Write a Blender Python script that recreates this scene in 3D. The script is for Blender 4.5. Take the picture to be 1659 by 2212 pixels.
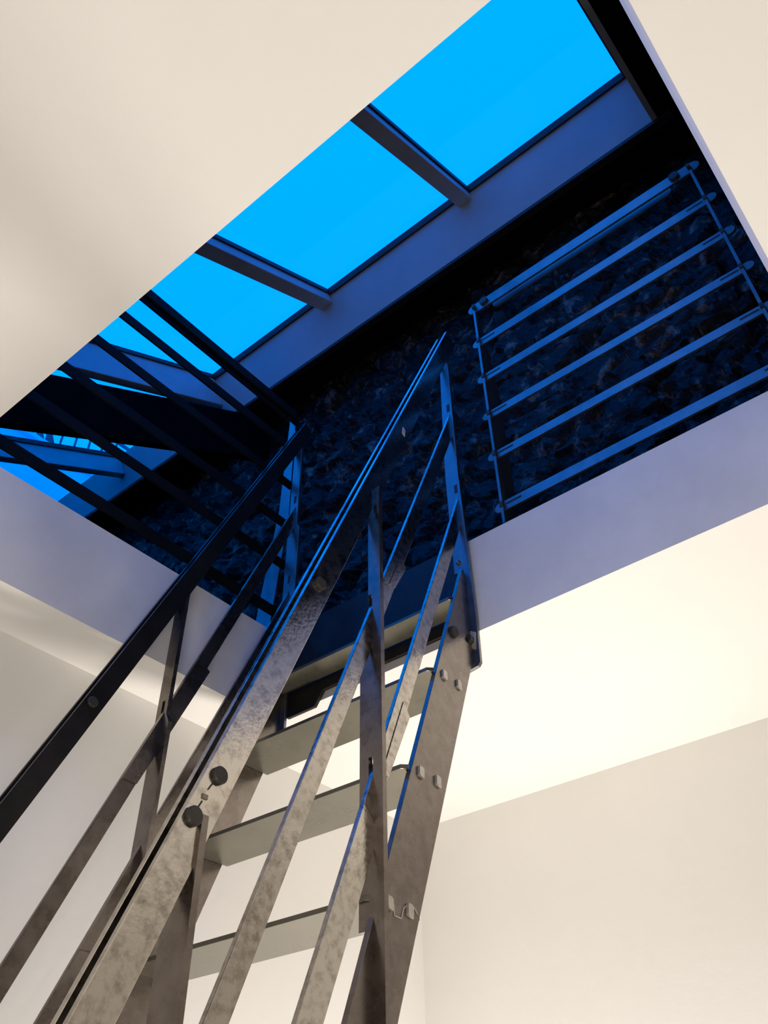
import bpy, bmesh, math, random
from mathutils import Vector, Matrix, noise

for o in list(bpy.data.objects):
    bpy.data.objects.remove(o, do_unlink=True)
scene = bpy.context.scene
col = scene.collection
random.seed(7)

# Plan units: u = across the stair flight, v = along the treads, z = height over the camera.
# One unit is 1.2 m, the camera stands 1.4 m above the lower floor.
S, Z0 = 1.2, 1.4
def P(u, v, z):
    return Vector((u * S, v * S, Z0 + z * S))

# ------------------------------------------------------------------ camera
F_PX, IMG_H = 1835.0, 2212.0
AZ, PITCH, ROLL = math.radians(38.5), math.radians(41.7), math.radians(-1.05)
fwd = Vector((math.cos(PITCH) * math.cos(AZ), math.cos(PITCH) * math.sin(AZ), math.sin(PITCH)))
rgt = Vector((math.sin(AZ), -math.cos(AZ), 0))
upv = rgt.cross(fwd)
r2 = math.cos(ROLL) * rgt + math.sin(ROLL) * upv
u2 = -math.sin(ROLL) * rgt + math.cos(ROLL) * upv
cam_data = bpy.data.cameras.new('camera')
cam_data.sensor_fit = 'VERTICAL'
cam_data.sensor_height = 24.0
cam_data.lens = 24.0 * F_PX / IMG_H
cam_data.clip_start = 0.02
cam = bpy.data.objects.new('camera', cam_data)
m = Matrix((r2, u2, -fwd)).transposed().to_4x4()
m.translation = P(0, 0, 0)
cam.matrix_world = m
col.objects.link(cam)
scene.camera = cam

# ------------------------------------------------------------------ world: deep blue dusk sky
world = bpy.data.worlds.new('dusk_sky')
world.use_nodes = True
bg = world.node_tree.nodes['Background']
bg.inputs['Color'].default_value = (0.0, 0.198, 1.0, 1)
bg.inputs['Strength'].default_value = 2.8
scene.world = world

# ------------------------------------------------------------------ lower room: its uplight and an added fill
def area(name, loc, target, size, power, color):
    d = bpy.data.lights.new(name, 'AREA')
    d.shape = 'DISK'; d.size = size; d.energy = power; d.color = color
    o = bpy.data.objects.new(name, d)
    o.location = P(*loc)
    o.rotation_euler = (P(*target) - P(*loc)).to_track_quat('-Z', 'Y').to_euler()
    col.objects.link(o)
    return o
WARM = (1.0, 0.925, 0.84)
area('uplight', (1.66, 0.98, -0.95), (1.50, 0.9, 1.0), 0.4, 46, WARM)
area('added_fill', (-0.45, -0.15, -0.95), (0.25, 0.55, 1.0), 0.9, 25, WARM)  # added fill out of view, evens the ceiling and brightens the reveals

# ------------------------------------------------------------------ exposure
scene.view_settings.view_transform = 'Standard'
scene.view_settings.look = 'None'
scene.view_settings.exposure = -0.12
scene.view_settings.gamma = 1.0
scene.view_settings.use_curve_mapping = False

# ------------------------------------------------------------------ materials
def new_mat(name):
    mt = bpy.data.materials.new(name)
    mt.use_nodes = True
    nt = mt.node_tree
    return mt, nt, nt.nodes['Principled BSDF']

def noise_mat(name, c1, c2, scale, rough, metal=0.0, bump=0.0, bscale=None, rough2=None, detail=8, lo=0.35, hi=0.65, spec=0.5, stretch=None):
    mt, nt, b = new_mat(name)
    N, L = nt.nodes, nt.links
    tc = N.new('ShaderNodeTexCoord')
    src = tc.outputs['Object']
    if stretch:
        mp = N.new('ShaderNodeMapping'); mp.inputs['Scale'].default_value = stretch
        L.new(src, mp.inputs['Vector']); src = mp.outputs['Vector']
    nz = N.new('ShaderNodeTexNoise')
    nz.inputs['Scale'].default_value = scale; nz.inputs['Detail'].default_value = detail
    nz.inputs['Roughness'].default_value = 0.62
    L.new(src, nz.inputs['Vector'])
    cr = N.new('ShaderNodeValToRGB')
    cr.color_ramp.elements[0].position = lo; cr.color_ramp.elements[0].color = (*c1, 1)
    cr.color_ramp.elements[1].position = hi; cr.color_ramp.elements[1].color = (*c2, 1)
    L.new(nz.outputs['Fac'], cr.inputs['Fac'])
    L.new(cr.outputs['Color'], b.inputs['Base Color'])
    b.inputs['Metallic'].default_value = metal
    b.inputs['Roughness'].default_value = rough
    b.inputs['Specular IOR Level'].default_value = spec
    if rough2 is not None:
        mr = N.new('ShaderNodeMapRange')
        mr.inputs['From Min'].default_value = lo; mr.inputs['From Max'].default_value = hi
        mr.inputs['To Min'].default_value = rough; mr.inputs['To Max'].default_value = rough2
        L.new(nz.outputs['Fac'], mr.inputs['Value']); L.new(mr.outputs['Result'], b.inputs['Roughness'])
    if bump:
        n2 = N.new('ShaderNodeTexNoise'); n2.inputs['Scale'].default_value = bscale or scale * 3
        n2.inputs['Detail'].default_value = 6
        L.new(src, n2.inputs['Vector'])
        bp = N.new('ShaderNodeBump'); bp.inputs['Strength'].default_value = bump; bp.inputs['Distance'].default_value = 0.01
        L.new(n2.outputs['Fac'], bp.inputs['Height']); L.new(bp.outputs['Normal'], b.inputs['Normal'])
    return mt

M = {}
M['plaster'] = noise_mat('white_plaster', (0.80, 0.785, 0.755), (0.83, 0.815, 0.785), 1.6, 0.9, bump=0.06, bscale=40, spec=0.2)
M['reveal'] = noise_mat('patched_plaster', (0.74, 0.725, 0.70), (0.83, 0.815, 0.79), 2.2, 0.88, bump=0.1, bscale=25, lo=0.38, hi=0.56, spec=0.2)
M['floor'] = noise_mat('lower_floor_concrete', (0.42, 0.37, 0.31), (0.5, 0.45, 0.38), 3, 0.6)
M['upper_floor'] = noise_mat('dark_upper_floor', (0.03, 0.03, 0.032), (0.05, 0.05, 0.05), 4, 0.6)
M['steel'] = noise_mat('raw_steel', (0.18, 0.152, 0.132), (0.25, 0.218, 0.195), 26, 0.24, metal=0.95, rough2=0.32, bump=0.04, bscale=90)
M['mottled'] = noise_mat('mottled_raw_steel', (0.30, 0.27, 0.235), (0.50, 0.46, 0.41), 60, 0.16, metal=1.0, rough2=0.25, bump=0.05, bscale=150, lo=0.34, hi=0.56)
M['bright_rail'] = noise_mat('brushed_rail_steel', (0.38, 0.345, 0.30), (0.64, 0.595, 0.53), 60, 0.12, metal=1.0, rough2=0.20, bump=0.05, bscale=150, lo=0.30, hi=0.54)
M['tread'] = noise_mat('galvanised_tread', (0.13, 0.121, 0.091), (0.172, 0.16, 0.123), 6, 0.24, metal=0.75, rough2=0.34)
M['dark_shaded_steel'] = noise_mat('dark_shaded_steel', (0.016, 0.0145, 0.0135), (0.028, 0.025, 0.023), 14, 0.40, metal=0.6)  # dark header plate steel; on the left handrail it paints in dark reflections
M['bolt'] = noise_mat('blackened_bolt', (0.045, 0.041, 0.035), (0.07, 0.064, 0.055), 30, 0.5, metal=0.5, spec=0.3)
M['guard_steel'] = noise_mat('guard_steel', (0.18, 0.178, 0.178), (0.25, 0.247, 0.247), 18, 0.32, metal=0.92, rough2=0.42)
M['guard_shaded'] = noise_mat('shaded_guard_steel', (0.006, 0.006, 0.006), (0.010, 0.010, 0.010), 14, 0.5, spec=0.05)  # black base puts the left guard's backlit silhouette into the colour
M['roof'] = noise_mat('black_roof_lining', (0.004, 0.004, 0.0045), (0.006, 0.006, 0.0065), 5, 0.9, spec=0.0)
M['curb'] = noise_mat('white_skylight_lining', (0.31, 0.31, 0.31), (0.35, 0.35, 0.35), 3, 0.7, spec=0.2)
M['rafter'] = noise_mat('grey_painted_rafter', (0.36, 0.36, 0.38), (0.42, 0.42, 0.44), 8, 0.55)
M['seal'] = noise_mat('black_gasket', (0.012, 0.012, 0.016), (0.02, 0.02, 0.024), 8, 0.6)
M['sticker'] = noise_mat('white_sticker', (0.75, 0.75, 0.72), (0.8, 0.8, 0.78), 8, 0.5)
M['ink'] = noise_mat('grey_print', (0.2, 0.2, 0.2), (0.25, 0.25, 0.25), 8, 0.5)
M['facade'] = noise_mat('pale_facade', (0.72, 0.76, 0.78), (0.8, 0.83, 0.85), 1.2, 0.8)
M['facade_dark'] = noise_mat('dark_railing_paint', (0.05, 0.06, 0.08), (0.08, 0.09, 0.11), 6, 0.5)
M['weld'] = noise_mat('bright_ground_edge', (0.5, 0.46, 0.4), (0.6, 0.56, 0.5), 30, 0.4, metal=0.5)

# thin window glass: clear with a fresnel sheen
mt = bpy.data.materials.new('skylight_glass'); mt.use_nodes = True
nt = mt.node_tree; nt.nodes.clear()
out = nt.nodes.new('ShaderNodeOutputMaterial'); mix = nt.nodes.new('ShaderNodeMixShader')
tr = nt.nodes.new('ShaderNodeBsdfTransparent'); gl = nt.nodes.new('ShaderNodeBsdfGlossy'); fr = nt.nodes.new('ShaderNodeLayerWeight')
gl.inputs['Roughness'].default_value = 0.02; fr.inputs['Blend'].default_value = 0.5
pw = nt.nodes.new('ShaderNodeMath'); pw.operation = 'POWER'; pw.inputs[1].default_value = 5.0
ma = nt.nodes.new('ShaderNodeMath'); ma.operation = 'MULTIPLY_ADD'; ma.inputs[1].default_value = 0.9; ma.inputs[2].default_value = 0.04
nt.links.new(fr.outputs['Facing'], pw.inputs[0]); nt.links.new(pw.outputs[0], ma.inputs[0])
tr.inputs['Color'].default_value = (0.98, 0.99, 0.99, 1)
nt.links.new(ma.outputs[0], mix.inputs['Fac']); nt.links.new(tr.outputs['BSDF'], mix.inputs[1])
nt.links.new(gl.outputs['BSDF'], mix.inputs[2]); nt.links.new(mix.outputs['Shader'], out.inputs['Surface'])
M['glass'] = mt

# stone: rough dark rock
mt, nt, b = new_mat('dark_split_stone')
N, L = nt.nodes, nt.links
tc = N.new('ShaderNodeTexCoord')
n1 = N.new('ShaderNodeTexNoise'); n1.inputs['Scale'].default_value = 10; n1.inputs['Detail'].default_value = 12; n1.inputs['Roughness'].default_value = 0.7
n1.inputs['Distortion'].default_value = 0.6
L.new(tc.outputs['Object'], n1.inputs['Vector'])
cr = N.new('ShaderNodeValToRGB')
e = cr.color_ramp.elements
e[0].position = 0.44; e[0].color = (0.004, 0.0038, 0.0036, 1)
e[1].position = 0.68; e[1].color = (0.21, 0.17, 0.14, 1)
k = e.new(0.55); k.color = (0.018, 0.0135, 0.0105, 1)
L.new(n1.outputs['Fac'], cr.inputs['Fac']); L.new(cr.outputs['Color'], b.inputs['Base Color'])
b.inputs['Roughness'].default_value = 0.6
b.inputs['Specular IOR Level'].default_value = 0.25
n2 = N.new('ShaderNodeTexNoise'); n2.inputs['Scale'].default_value = 38; n2.inputs['Detail'].default_value = 8
L.new(tc.outputs['Object'], n2.inputs['Vector'])
bp = N.new('ShaderNodeBump'); bp.inputs['Strength'].default_value = 0.6; bp.inputs['Distance'].default_value = 0.02
L.new(n2.outputs['Fac'], bp.inputs['Height']); L.new(bp.outputs['Normal'], b.inputs['Normal'])
M['stone'] = mt

# ------------------------------------------------------------------ mesh helpers (plan units in, metres out)
class MB:
    def __init__(self): self.v, self.f = [], []
    def add(self, verts, faces):
        o = len(self.v); self.v += [P(*p) for p in verts]; self.f += [[i + o for i in f] for f in faces]; return self
    def hexa(self, a, b):                       # two quads, bottom a and top b
        return self.add(list(a) + list(b), [(3, 2, 1, 0), (4, 5, 6, 7), (0, 1, 5, 4), (1, 2, 6, 5), (2, 3, 7, 6), (3, 0, 4, 7)])
    def box(self, u0, u1, v0, v1, z0, z1):
        return self.hexa([(u0, v0, z0), (u1, v0, z0), (u1, v1, z0), (u0, v1, z0)], [(u0, v0, z1), (u1, v0, z1), (u1, v1, z1), (u0, v1, z1)])
    def prism(self, lo, hi):                    # two matching polygons
        n = len(lo)
        return self.add(list(lo) + list(hi), [tuple(range(n - 1, -1, -1)), tuple(range(n, 2 * n))] + [(i, (i + 1) % n, n + (i + 1) % n, n + i) for i in range(n)])
    def uz(self, poly, v0, v1):                 # polygon in the (u, z) plane pushed along v
        return self.prism([(u, v0, z) for u, z in poly], [(u, v1, z) for u, z in poly])
    def vz(self, poly, u0, u1):
        return self.prism([(u0, v, z) for v, z in poly], [(u1, v, z) for v, z in poly])
    def uv(self, poly, z0, z1):
        return self.prism([(u, v, z0) for u, v in poly], [(u, v, z1) for u, v in poly])
    def disc_v(self, u, z, v0, v1, r, n=20, dome=0.0):     # round head with its axis along v
        c = [(u + r * math.cos(2 * math.pi * i / n), z + r * math.sin(2 * math.pi * i / n)) for i in range(n)]
        if dome:
            vm = v1 + (v0 - v1) * 0.72
            self.uz(c, vm, v1)
            c2 = [(u + (a - u) * 0.86, z + (b_ - z) * 0.86) for a, b_ in c]
            return self.prism([(a, v0, b_) for a, b_ in c2], [(a, vm, b_) for a, b_ in c])
        return self.uz(c, v0, v1)
    def disc_u(self, v, z, u0, u1, r, n=16):
        return self.vz([(v + r * math.cos(2 * math.pi * i / n), z + r * math.sin(2 * math.pi * i / n)) for i in range(n)], u0, u1)
    def build(self, name, mat, parent=None, bevel=0.0, smooth=False):
        me = bpy.data.meshes.new(name)
        off = parent_loc(parent)
        me.from_pydata([tuple(p - off) for p in self.v], [], self.f)
        bm = bmesh.new(); bm.from_mesh(me); bmesh.ops.recalc_face_normals(bm, faces=bm.faces); bm.to_mesh(me); bm.free()
        if smooth:
            for p in me.polygons: p.use_smooth = True
        me.materials.append(M[mat] if isinstance(mat, str) else mat)
        ob = bpy.data.objects.new(name, me); col.objects.link(ob)
        if parent: ob.parent = parent
        if bevel:
            bv = ob.modifiers.new('bevel', 'BEVEL'); bv.width = bevel; bv.segments = 2; bv.limit_method = 'ANGLE'
        return ob

def parent_loc(p):
    off = Vector((0, 0, 0))
    while p is not None:
        off = off + p.location; p = p.parent
    return off

def empty(name, loc):
    o = bpy.data.objects.new(name, None); o.location = P(*loc); o.empty_display_size = 0.1
    col.objects.link(o); return o

def tag(o, label=None, cat=None, group=None, kind=None):
    if label: o['label'] = label
    if cat: o['category'] = cat
    if group: o['group'] = group
    if kind: o['kind'] = kind
    return o

def structure(o, label, cat):
    return tag(o, label, cat, kind='structure')

# ================================================================== SETTING: lower room
UA, UC, VB, VD = 0.3208, 1.299, -0.0150, 1.3888       # the well opening
ZC, ZF = 1.0, 1.247                                   # ceiling face, upper floor
U1, V1 = 2.075, 1.541                                 # lower room's two visible walls
UB, VBK = -1.7, -1.9                                  # walls behind the camera
ZG = -Z0 / S                                          # lower floor

def slab_with_hole():
    me = bpy.data.meshes.new('ceiling')
    u0, u1, v0, v1 = UB, 2.4, VBK, 4.3
    VBU = -0.0088                                     # the short edge leans a little
    vs = []
    for z, vb in ((ZC, VB), (ZF, VBU)):
        vs += [(u0, v0, z), (u1, v0, z), (u1, v1, z), (u0, v1, z), (UA, vb, z), (UC, vb, z), (UC, VD, z), (UA, VD, z)]
    fs, mi = [], []
    for a, b_ in ((0, 4), (1, 5), (2, 6), (3, 7)):
        c, d = (a + 1) % 4, 4 + (a + 1) % 4
        fs.append((a, b_, d, c)); mi.append(0)                     # ceiling face
        fs.append((8 + a, 8 + c, 8 + d, 8 + b_)); mi.append(2)     # upper floor
        fs.append((b_, d, d + 8, b_ + 8)); mi.append(1)            # reveals of the well
        fs.append((a, c, c + 8, a + 8)); mi.append(2)
    me.from_pydata([tuple(P(*p)) for p in vs], [], fs)
    for n in ('plaster', 'reveal', 'upper_floor'): me.materials.append(M[n])
    for p, i in zip(me.polygons, mi): p.material_index = i
    bm = bmesh.new(); bm.from_mesh(me); bmesh.ops.recalc_face_normals(bm, faces=bm.faces); bm.to_mesh(me); bm.free()
    o = bpy.data.objects.new('ceiling', me); col.objects.link(o); return o
structure(slab_with_hole(), 'off-white plaster ceiling with a rectangular stair well cut through it', 'ceiling')
T = 0.06
structure(MB().box(UB - T, U1 + T, VBK - T, V1 + T, ZG - 0.05, ZG).build('floor', 'floor'), 'plain lower room floor below the picture', 'floor')
structure(MB().box(U1, U1 + T, VBK, V1, ZG, ZC).build('wall_right', 'plaster'), 'off-white plaster wall right of the stair, below the bright ceiling strip', 'wall')
structure(MB().box(UB, U1 + T, V1, V1 + T, ZG, ZC).build('wall_left', 'plaster'), 'off-white plaster wall behind the stair treads', 'wall')
structure(MB().box(UB - T, UB, VBK, V1, ZG, ZC).build('wall_back', 'plaster'), 'plaster wall behind the photographer', 'wall')
structure(MB().box(UB, U1, VBK - T, VBK, ZG, ZC).build('wall_near', 'plaster'), 'plaster wall beside the photographer', 'wall')

# ================================================================== SETTING: attic over the well
SL = math.radians(29.5)
es = (math.cos(SL), math.sin(SL)); en = (-math.sin(SL), math.cos(SL))
OU, OZ = 1.6, 3.345                                   # upper far corner of the skylight
def R(s, v, n):                                       # roof frame -> plan units
    return (OU + es[0] * s + en[0] * n, v, OZ + es[1] * s + en[1] * n)
def rbox(mb, s0, s1, v0, v1, n0, n1):
    return mb.hexa([R(s0, v0, n0), R(s1, v0, n0), R(s1, v1, n0), R(s0, v1, n0)], [R(s0, v0, n1), R(s1, v0, n1), R(s1, v1, n1), R(s0, v1, n1)])
DEP = 0.237                                           # depth of the skylight lining
SN = -2.55                                            # near edge of the skylight
VR0, VR1 = 0.072, 4.05                                # skylight from right end to left end
roof = MB()
rbox(roof, 0.02, 1.3, -1.0, 2.41, -DEP, 0.03)
rbox(roof, 0.02, 1.3, 2.41, 4.4, -DEP, -0.052)
rbox(roof, -4.2, SN - 0.02, -1.0, 4.4, -DEP, 0.03)
rbox(roof, SN - 0.02, 0.02, -1.0, VR0 - 0.02, -DEP, 0.03)
rbox(roof, SN - 0.02, 0.02, VR1 + 0.02, 4.4, -DEP, 0.03)
structure(roof.build('ceiling_attic', 'roof'), 'black sloping attic ceiling around the skylight', 'ceiling')
UW = 1.97
def roof_under(u): return OZ + (u - OU) * math.tan(SL) - DEP / math.cos(SL)
aw = MB().uz([(UB, ZF), (UW + 0.3, ZF), (UW + 0.3, roof_under(UW + 0.3)), (-0.9, roof_under(-0.9) if roof_under(-0.9) > ZF else ZF + 0.05), (UB, ZF + 0.02)], -0.95, -0.88)
structure(aw.build('wall_attic_right', 'roof'), 'black attic wall past the right end of the skylight', 'wall')
aw = MB().uz([(UB, ZF), (UW + 0.3, ZF), (UW + 0.3, roof_under(UW + 0.3)), (-0.9, max(roof_under(-0.9), ZF + 0.05)), (UB, ZF + 0.02)], 4.2, 4.27)
structure(aw.build('wall_attic_left', 'roof'), 'black attic wall past the left end of the skylight', 'wall')
structure(MB().box(-1.0, -0.94, -0.9, 4.2, ZF, max(roof_under(-1.0), ZF + 0.4) + 0.1).build('wall_attic_back', 'roof'), 'low black attic wall under the eaves', 'wall')

# rough stone wall behind the guard rail
def stone_wall():
    v0, v1, z0, z1 = -0.88, 4.2, ZF, roof_under(UW) + 0.05
    nv, nz = 330, 150
    vs, fs = [], []
    for j in range(nz + 1):
        for i in range(nv + 1):
            v = v0 + (v1 - v0) * i / nv; z = z0 + (z1 - z0) * j / nz
            p = Vector((v * 5.0, z * 7.0, 1.7))
            q = p + 0.35 * noise.noise_vector(p * 1.7)
            d, pts = noise.voronoi(q)
            edge = min(1.0, (d[1] - d[0]) * 4.0)
            cell = noise.noise(pts[0] * 3.1) * 0.030
            h = 0.028 * edge + cell + 0.022 * noise.fractal(p * 2.3, 0.9, 2.1, 5)
            vs.append(P(UW - h, v, z))
    for j in range(nz):
        for i in range(nv):
            a = j * (nv + 1) + i
            fs.append((a, a + nv + 1, a + nv + 2, a + 1))
    me = bpy.data.meshes.new('wall_stone'); me.from_pydata([tuple(p) for p in vs], [], fs)
    me.materials.append(M['stone'])
    o = bpy.data.objects.new('wall_stone', me); col.objects.link(o); return o
structure(stone_wall(), 'rough dark stone wall behind the attic guard rail', 'wall')

# raking black beam crossing under the skylight
bm_ = MB()
def rake(z, u): return z + 0.623 * (u - 1.408)
bu0, bu1 = -0.6, UW - 0.06
bm_.uz([(bu0, rake(2.605, bu0)), (bu1, rake(2.605, bu1)), (bu1, rake(2.888, bu1)), (bu0, rake(2.888, bu0))], 2.22, 2.26)
structure(bm_.build('trim_1', 'roof'), 'deep black raking beam crossing below the left end of the skylight', 'beam')

# ------------------------------------------------------------------ skylight
sky = empty('window_1', R(0, VR0, 0))
structure(sky, 'long sloping skylight showing bright blue sky above the stair well', 'skylight')
rbox(MB(), 0.0, 0.02, VR0 - 0.02, 2.402, -DEP, 0.0).build('lining_board', 'curb', sky)
rbox(MB(), 0.0, 0.02, 2.402, VR1 + 0.02, -DEP, -0.052).build('lining_board', 'curb', sky)
rbox(MB(), SN - 0.02, SN, VR0 - 0.02, VR1 + 0.02, -DEP, 0.0).build('lining_board', 'curb', sky)
rbox(MB(), SN, 0.0, VR0 - 0.02, VR0, -DEP, 0.0).build('lining_board', 'curb', sky)
rbox(MB(), SN, 0.0, VR1, VR1 + 0.02, -DEP, 0.0).build('lining_board', 'curb', sky)
rbox(MB(), -0.014, 0.0, VR0, 2.402, -0.02, 0.005).build('gasket', 'seal', sky)
rbox(MB(), SN, -0.014, VR0, VR0 + 0.014, -0.02, 0.005).build('gasket', 'seal', sky)
rbox(MB(), 0.0, 0.05, VR0 - 0.07, VR1, -DEP - 0.012, -DEP - 0.001).build('edge_trim', 'seal', sky)
RAFT = [(0.797, 0.862, 0.05), (1.572, 1.642, 0.06), (2.342, 2.390, 0.168), (3.105, 3.155, 0.165), (3.87, 3.92, 0.165)]
for a, b_, d in RAFT:
    top = 0.004 if a < 2.41 else -0.065
    rbox(MB(), SN, -0.002, a, b_, -d, top).build('glazing_bar', 'rafter', sky, bevel=0.004)
    rbox(MB(), SN, -0.014, a - 0.008, a, -0.016 if a < 2.41 else -0.07, 0.004 if a < 2.41 else -0.048).build('gasket', 'seal', sky)
edges = [VR0] + [x for r in RAFT for x in (r[0], r[1])] + [VR1]
for i in range(0, len(edges), 2):
    rbox(MB(), SN, -0.004, edges[i] + 0.001, edges[i + 1] - 0.001, *((0.006, 0.012) if edges[i] < 2.3 else (-0.050, -0.046))).build('pane', 'glass', sky)

# ------------------------------------------------------------------ neighbouring block seen through the left bay
nb = empty('neighbour_block', (2.2, 5.2, 3.6))
tag(nb, 'pale block with a thin roof railing glimpsed through the left skylight bay', 'building')
MB().box(-0.4, 4.0, 5.0, 5.6, 3.2, 4.90).build('facade_wall', 'facade', nb)
MB().box(-0.4, 4.0, 4.96, 5.64, 4.90, 4.94).build('coping', 'facade', nb)
rl = MB()
for i in range(9): MB().box(1.62 + i * 0.12, 1.634 + i * 0.12, 5.05, 5.064, 4.94, 5.5).build('railing_bar', 'facade_dark', nb)
MB().box(1.5, 3.0, 5.05, 5.066, 5.48, 5.51).build('railing_top', 'facade_dark', nb)
MB().uz([(2.10, 4.94), (2.14, 4.94), (1.88, 5.5), (1.84, 5.5)], 5.2, 5.24).build('railing_brace', 'facade_dark', nb)
MB().uz([(2.2, 4.94), (2.24, 4.94), (1.98, 5.5), (1.94, 5.5)], 5.2, 5.24).build('railing_brace', 'facade_dark', nb)

# ================================================================== STAIR
VRR, VLL = 0.796, 1.353            # planes of the right and left side
stair = empty('ladder_stair', (0.75, 1.08, ZG))
tag(stair, 'steep open-tread raw steel stair rising through the ceiling opening', 'stair')

def line(p, q):                     # (u, z) line -> u at z
    k = (p[0] - q[0]) / (p[1] - q[1])
    return lambda z: q[0] + k * (z - q[1])
def rescale(p, v_from, v_to): return (p[0] * v_to / v_from, p[1] * v_to / v_from)
def bar(name, mat, ln, w, z0, z1, v0, v1, parent, cut_top=None, bevel=0.0012):
    # sloped flat bar: ln is the edge facing the climber, w its horizontal width
    poly = [(ln(z0), z0), (ln(z0) + w, z0), (ln(z1) + w, z1 - (cut_top or 0)), (ln(z1), z1)]
    return MB().uz(poly, v0, v1).build(name, mat, parent, bevel=bevel)

TH = 0.0085
mid1 = line((1.287, 1.6846), (0.6745, 0.1954))
mid2 = line((1.2889, 1.3909), (0.8132, 0.2143))
mid2_l = line((1.2254, 1.2343), (0.8219, 0.2947))
str_f = line((1.2607, 1.1317), (0.9026, 0.2266))
str_b = line((1.2641, 0.8898), (1.005, 0.2406))
rail_r = line(rescale((1.3162, 2.0779), .798, .785), rescale((0.514, 0.1734), .798, .785))
rail_l = line(rescale((1.2991, 2.0479), 1.353, 1.341), rescale((0.6658, 0.5838), 1.353, 1.341))
ZLOW = -0.55                        # the flight runs on below the picture

def side(vc, rail, wr, mat_rail, vn, vf, inner, bolts, posts, zlow=ZLOW):
    # stringer plate
    vo = vc - 0.0045
    zt_f, zt_b = 1.155, 1.02
    MB().uz([(str_f(ZG + 0.02), ZG + 0.02), (str_b(ZG + 0.02), ZG + 0.02), (str_b(0.905), 0.905), (1.292, 0.93), (1.292, 1.12), (str_f(zt_f), zt_f)], vo, vo + 0.010).build('stringer', 'steel', stair, bevel=0.001)
    # two flat bars make the handrail
    hr = MB().uz([(rail(zlow), zlow), (rail(zlow) + wr, zlow), (rail(2.0) + wr, 2.0), (rail(2.03) , 2.03)], vn, vn + TH).build('handrail', mat_rail, stair, bevel=0.001)
    fb = MB().uz([(rail(zlow), zlow), (rail(zlow) + wr, zlow), (rail(1.97) + wr, 1.97), (rail(2.0), 2.0)], vf, vf + TH).build('far_bar', mat_rail, hr, bevel=0.001)
    for (bu, bz, br) in bolts:
        MB().disc_v(bu, bz, vn - 0.0065, vn - 0.0003, br, dome=1).build('bolt', 'bolt', hr)
        MB().disc_v(bu, bz, vn + TH, vf, 0.006, n=12).build('spacer', 'bolt', hr)
    m2 = mid2 if vc < 1 else mid2_l
    for ln, zt in ((mid1, 1.70), (m2, 1.405)):
        bar('middle_rail', 'mottled' if vc < 1 else 'steel', ln, 0.0345, zlow, zt, vc - 0.0045, vc + 0.004, stair)
    if vc < 1:
        for ln, za, zb in ((mid1, 0.96, 1.049), (mid2, 0.575, 0.725)):
            MB().uz([(ln(za) + 0.018, za), (ln(za) + 0.0345, za), (ln(zb) + 0.0345, zb - 0.022), (ln(zb) + 0.018, zb)], vc - 0.0060, vc - 0.0045).build('splice_plate', 'mottled', stair)
        za, zb = zlow, 0.513
        MB().uz([(mid2(za), za), (mid2(za) + 0.0345, za), (mid2(zb) + 0.0345, zb - 0.03), (mid2(zb), zb)], vc - 0.0058, vc - 0.0045).build('splice_plate', 'bright_rail', stair)
    else:
        for ln, za, zb in ((mid1, 0.70, 1.03), (m2, 0.40, 0.66)):
            MB().uz([(ln(za), za), (ln(za) + 0.0345, za), (ln(zb) + 0.0345, zb - 0.022), (ln(zb), zb)], vc - 0.0075, vc - 0.0045).build('splice_plate', 'steel', stair)
    return hr

hr_r = side(VRR, rail_r, 0.0495, 'bright_rail', 0.781, 0.8030, 1,
            [(0.615, 0.3945, 0.0118), (0.6460, 0.4545, 0.0112), (0.8085, 0.8405, 0.0112)], None)
hr_l = side(VLL, rail_l, 0.0440, 'dark_shaded_steel', 1.337, 1.3625, -1, [(0.7774, 0.8122, 0.0110)], None)

# square inset key, splice line and a small sticker on the right handrail
MB().uz([(0.6245, 0.4257), (0.6331, 0.4255), (0.6327, 0.4197), (0.6243, 0.4195)], 0.7795, 0.7812).build('square_key', 'steel', hr_r)
MB().uz([(0.6315, 0.4330), (0.6330, 0.4325), (0.6430, 0.4490), (0.6415, 0.4500)], 0.7802, 0.7812).build('splice_line', 'bolt', hr_r)
MB().uz([(0.6180, 0.4040), (0.6195, 0.4035), (0.6265, 0.4160), (0.6250, 0.4170)], 0.7802, 0.7812).build('splice_line', 'bolt', hr_r)
st = MB().uz([(1.0525, 1.4050), (1.0610, 1.3985), (1.0650, 1.4205), (1.0560, 1.4270)], 0.7803, 0.7811).build('sticker', 'sticker', hr_r)
for i in range(2):
    MB().uz([(1.0555 + i * 0.003, 1.4085), (1.0565 + i * 0.003, 1.4078), (1.0590 + i * 0.003, 1.4185), (1.0580 + i * 0.003, 1.4192)], 0.7799, 0.7803).build('print', 'ink', st)

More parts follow.
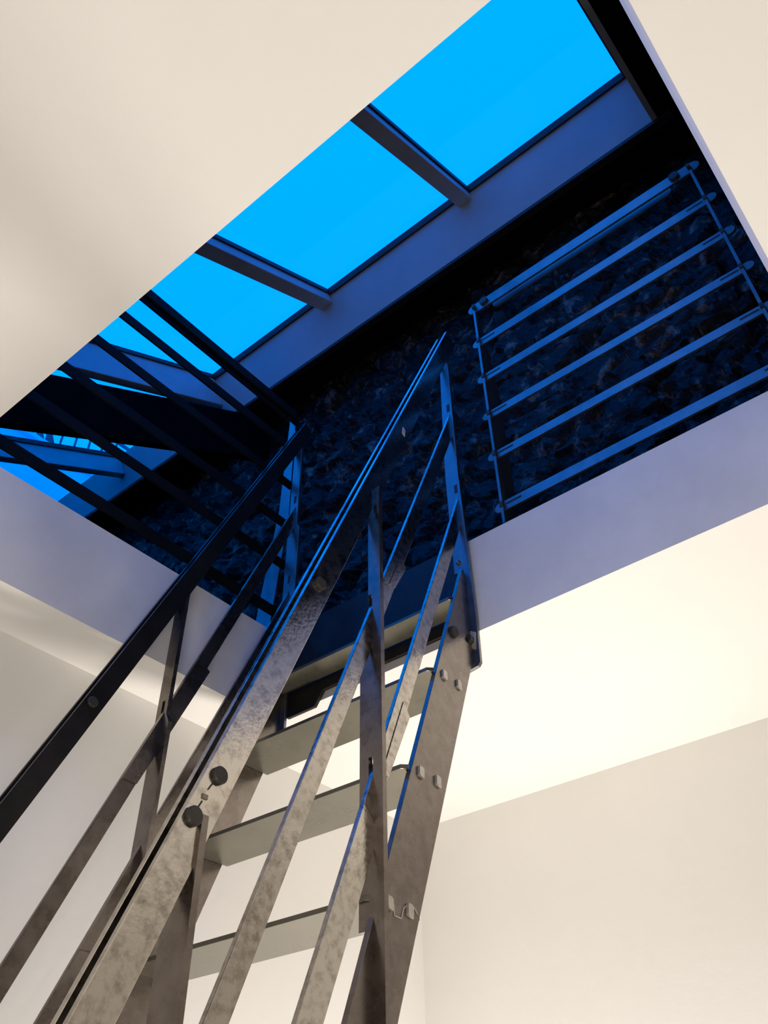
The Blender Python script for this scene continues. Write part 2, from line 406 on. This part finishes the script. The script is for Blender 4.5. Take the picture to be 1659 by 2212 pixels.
# posts: flat plates across the flight, slotted for the rails
def post(name, u, th, v0, v1, vs0, vs1, z0, z1, slots, mat, wide=None, notch=None, parent=stair):
    # wide = (z, v_inner): below z the plate widens to v_inner ; notch = (z, side): below z only the outer strip remains
    mb = MB()
    def strip(va, vb, za, zb):
        if vb - va > 1e-5 and zb - za > 1e-5: mb.box(u, u + th, va, vb, za, zb)
    zn = notch if notch is not None else z0
    ranges = []
    zz = z0
    for s0, s1 in sorted(slots):
        ranges.append((zz, s0)); zz = s1
    ranges.append((zz, z1))
    a0, a1 = v0, v1
    for za, zb in ranges: strip(vs0, vs1, max(za, z0), zb)
    outer_low = v0 if vs0 - v0 < 1 else v0
    if wide is None or wide[1] > v1:            # inner side is +v (right hand side of the flight)
        strip(v0, vs0, z0, z1)
        strip(vs1, v1, zn, z1)
        if wide: mb.uz([(u, 0)] * 0, 0, 0) if False else mb.vz([(v1, zn), (wide[1], zn), (wide[1], wide[0] - 0.02), (v1, wide[0])], u, u + th)
    else:                                       # inner side is -v
        strip(vs1, v1, z0, z1)
        strip(v0, vs0, zn, z1)
        mb.vz([(v0, zn), (wide[1], zn), (wide[1], wide[0] - 0.02), (v0, wide[0])], u, u + th)
    return mb.build(name, mat, parent)

def zat(ln, u):                                  # z of a (u, z) line at u
    lo, hi = -1.2, 2.5
    for _ in range(50):
        mid = (lo + hi) / 2
        if ln(mid) < u: lo = mid
        else: hi = mid
    return lo
def slots_at(u, th=0.009):
    r = []
    for ln in (mid1, mid2):
        zt = zat(ln, u + th); zb = zat(ln, u) - 0.0345 * 2.42
        r.append((zb, zt + 0.007))
    return r
# right-hand posts
post('post', 0.956, 0.0095, 0.7725, 0.8005, 0.7915, 0.8003, 0.10, 1.165, slots_at(0.956), 'steel', wide=(0.86, 0.8185), notch=0.345)
post('post', 0.626, 0.0095, 0.7765, 0.8240, 0.7915, 0.8003, -0.60, 0.40, slots_at(0.626), 'steel')
# left-hand post
post('post', 0.950, 0.0095, 1.3385, 1.3715, 1.3485, 1.3573, 0.10, 1.19, slots_at(0.950), 'steel', wide=(0.86, 1.3270), notch=0.345)
post('post', 0.626, 0.0095, 1.3300, 1.3715, 1.3485, 1.3573, -0.60, 0.40, slots_at(0.626), 'steel')

# top posts, bolted to the face of the well
def top_post(poly, slot_v, slots, parent=stair):
    mb = MB()
    mb.vz(poly, 1.281, 1.2895)
    o = mb.build('top_post', 'guard_steel', parent, bevel=0.0012)
    for za, zb in slots:
        MB().box(1.2802, 1.2809, slot_v - 0.0042, slot_v + 0.0042, za, zb).build('slot', 'seal', o)
    return o
tp = top_post([(0.777, 0.915), (0.783, 0.907), (0.8115, 0.903), (0.8115, 1.155), (0.8215, 1.158), (0.8235, 1.45), (0.8212, 1.56), (0.8100, 1.90), (0.7830, 1.93), (0.7855, 1.45), (0.7760, 1.03)],
              0.796, [(1.685, 1.712), (1.392, 1.418)])
MB().vz([(0.7955, 0.952), (0.7840, 0.945), (0.7800, 0.985), (0.7915, 0.992)], 1.2765, 1.2808).build('washer', 'weld', tp)
MB().disc_u(0.794, 0.968, 1.264, 1.2765, 0.0105).build('bolt', 'bolt', tp)
MB().disc_u(0.8085, 1.185, 1.274, 1.2808, 0.0055).build('bolt', 'guard_steel', tp)
tl = top_post([(1.334, 0.915), (1.378, 0.915), (1.374, 1.40), (1.372, 1.90), (1.3415, 1.93), (1.3395, 1.60), (1.3290, 1.58), (1.3290, 1.40)],
              1.353, [(1.685, 1.712), (1.392, 1.418)])

# treads
TZ = [1.048, 0.834, 0.610, 0.384, 0.158, -0.068, -0.294, -0.52, -0.746, -0.972]
for i, z in enumerate(TZ):
    un = (1.222 if i == 0 else str_f(z) - 0.014)
    ub = 1.284 if i == 0 else un + 0.125
    v0, v1, c = 0.802, 1.3475, 0.010
    poly = [(un + c, 0.7935), (un, 0.7935 + c), (un, 1.3555 - c), (un + c, 1.3555), (un + 0.0115, 1.3555), (un + 0.0115, v1), (ub, v1), (ub, v0), (un + 0.0115, v0), (un + 0.0115, 0.7935)]
    t = MB().uv(poly, z, z + 0.0075).build('tread', 'tread', stair, bevel=0.0008)
    if 0 < i < 5:
        for du in (0.024, 0.071):
            a, b_ = un + 0.014 + du - 0.0065, un + 0.014 + du + 0.0065
            MB().uz([(a + 0.003, z - 0.006), (b_ - 0.001, z - 0.008), (b_, z + 0.008), (b_ - 0.003, z + 0.011), (a + 0.001, z + 0.012), (a, z - 0.003)], 0.7868, 0.7918).build('tenon', 'weld', t)
# riser plate closing the landing edge
hp = MB().vz([(0.8125, 1.02), (1.22, 1.02), (1.245, 0.985), (1.335, 0.985), (1.335, 1.243), (0.8125, 1.243)], 1.2895, 1.2985).build('header_plate', 'dark_shaded_steel', stair, bevel=0.001)
# interlocking splice in the right stringer
zg = [(0.975, 0.3735), (0.9804, 0.3739), (0.9848, 0.3841), (1.0, 0.3870), (1.0011, 0.3723), (1.0169, 0.3720), (1.0225, 0.3870), (1.0308, 0.3933), (1.0484, 0.3934), (1.0557, 0.3861)]
mb = MB()
for (a, b_), (c, d) in zip(zg[:-1], zg[1:]):
    du, dz = c - a, d - b_; l = math.hypot(du, dz); px, pz = -dz / l * 0.0009, du / l * 0.0009
    mb.uz([(a - px, b_ - pz), (c - px, d - pz), (c + px, d + pz), (a + px, b_ + pz)], 0.7903, 0.7914)
mb.build('splice_joint', 'weld', stair)
# round bolt on the upper stringer
MB().disc_v(1.2115, 0.956, 0.7845, 0.7914, 0.0125, dome=1).build('bolt', 'bolt', stair)

# ================================================================== GUARD RAILS round the well
GZ = [(2.103, 2.143), (1.943, 1.975), (1.789, 1.8175), (1.641, 1.667), (1.491, 1.517), (1.319, 1.347)]
GU = 1.335
gr = empty('guard_rail', (GU, 0.37, ZF))
tag(gr, 'blue-lit steel guard rail of six flat bars before the stone wall', 'railing')
def rounded_bar(v0, v1, z0, z1):
    r = (z1 - z0) / 2; zc = (z0 + z1) / 2; pts = []
    for i in range(7):
        a = math.pi / 2 + math.pi * i / 6; pts.append((v0 + r + r * math.cos(a), zc + r * math.sin(a)))
    for i in range(7):
        a = -math.pi / 2 + math.pi * i / 6; pts.append((v1 - r + r * math.cos(a), zc + r * math.sin(a)))
    return pts
pv = (0.7035, 0.0290)
for v in pv:
    po = MB().uz([(GU - 0.009, ZF), (GU + 0.062, ZF), (GU + 0.062, 1.80), (GU + 0.012, 2.10), (GU - 0.009, 2.10)], v - 0.0035, v + 0.0035).build('post', 'guard_steel', gr)
    MB().box(GU - 0.03, GU + 0.08, v - 0.03, v + 0.03, ZF, ZF + 0.008).build('foot_plate', 'guard_shaded', po)
for i, (a, b_) in enumerate(GZ):
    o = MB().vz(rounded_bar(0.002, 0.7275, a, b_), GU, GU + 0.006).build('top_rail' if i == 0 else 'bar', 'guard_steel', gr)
    zc = (a + b_) / 2
    for v in pv:
        MB().box(GU - 0.0115, GU + 0.0005, v - 0.0045, v + 0.0045, zc - 0.008, zc + 0.007).build('clip', 'bolt', o)
        s = -1 if v > 0.3 else 1
        if i:
            MB().box(GU - 0.0008, GU - 0.0001, min(v + s * 0.008, v + s * 0.05), max(v + s * 0.008, v + s * 0.05), zc + 0.0005, zc + 0.0050).build('slit', 'seal', o)
    if i == 0:
        for v in (0.690 - 0.02, 0.070):
            MB().disc_u(v, zc + 0.003, GU - 0.008, GU - 0.0002, 0.0135).build('bolt', 'bolt', o)
            MB().disc_u(v, zc, GU + 0.006, GU + 0.021, 0.006, n=10).build('spacer', 'guard_steel', o)
        MB().vz(rounded_bar(0.09, 0.655, a - 0.001, b_ - 0.008), GU + 0.021, GU + 0.026).build('back_bar', 'guard_steel', o)

GV = 1.401
gl_ = empty('guard_rail', (0.75, GV, ZF))
tag(gl_, 'steel guard rail on the left edge, coloured black as its silhouette against the sky', 'railing')
LZ = [(2.078, 2.143), (1.945, 1.978), (1.788, 1.819), (1.625, 1.657), (1.478, 1.508), (1.306, 1.338)]
UL0, UL1 = 0.33, 1.305
for i, (a, b_) in enumerate(LZ):
    o = MB().box(UL0, UL1, GV, GV + 0.006, a + (0.03 if i == 0 else 0), b_).build('top_rail' if i == 0 else 'bar', 'guard_shaded', gl_)
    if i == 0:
        MB().box(UL0 + 0.05, UL1 - 0.03, GV + 0.010, GV + 0.016, a + 0.008, b_ - 0.012).build('back_bar', 'guard_shaded', o)
        for u in (0.42, 1.2): MB().box(u - 0.006, u + 0.006, GV + 0.006, GV + 0.010, b_ - 0.028, b_ - 0.016).build('spacer', 'guard_shaded', o)
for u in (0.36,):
    po = MB().vz([(GV - 0.004, ZF), (GV + 0.05, ZF), (GV + 0.05, 1.7), (GV + 0.012, 2.11), (GV - 0.004, 2.11)], u - 0.0035, u + 0.0035).build('post', 'guard_shaded', gl_)
    MB().box(u - 0.03, u + 0.03, GV - 0.005, GV + 0.07, ZF, ZF + 0.008).build('foot_plate', 'guard_shaded', po)
MB().vz([(1.437, 2.124), (1.410, 2.082), (1.407, 1.679), (1.4467, 1.316), (1.4467, ZF), (1.515, ZF), (1.50, 1.393), (1.4505, 1.73)], 1.310, 1.317).build('end_plate', 'guard_steel', gl_)
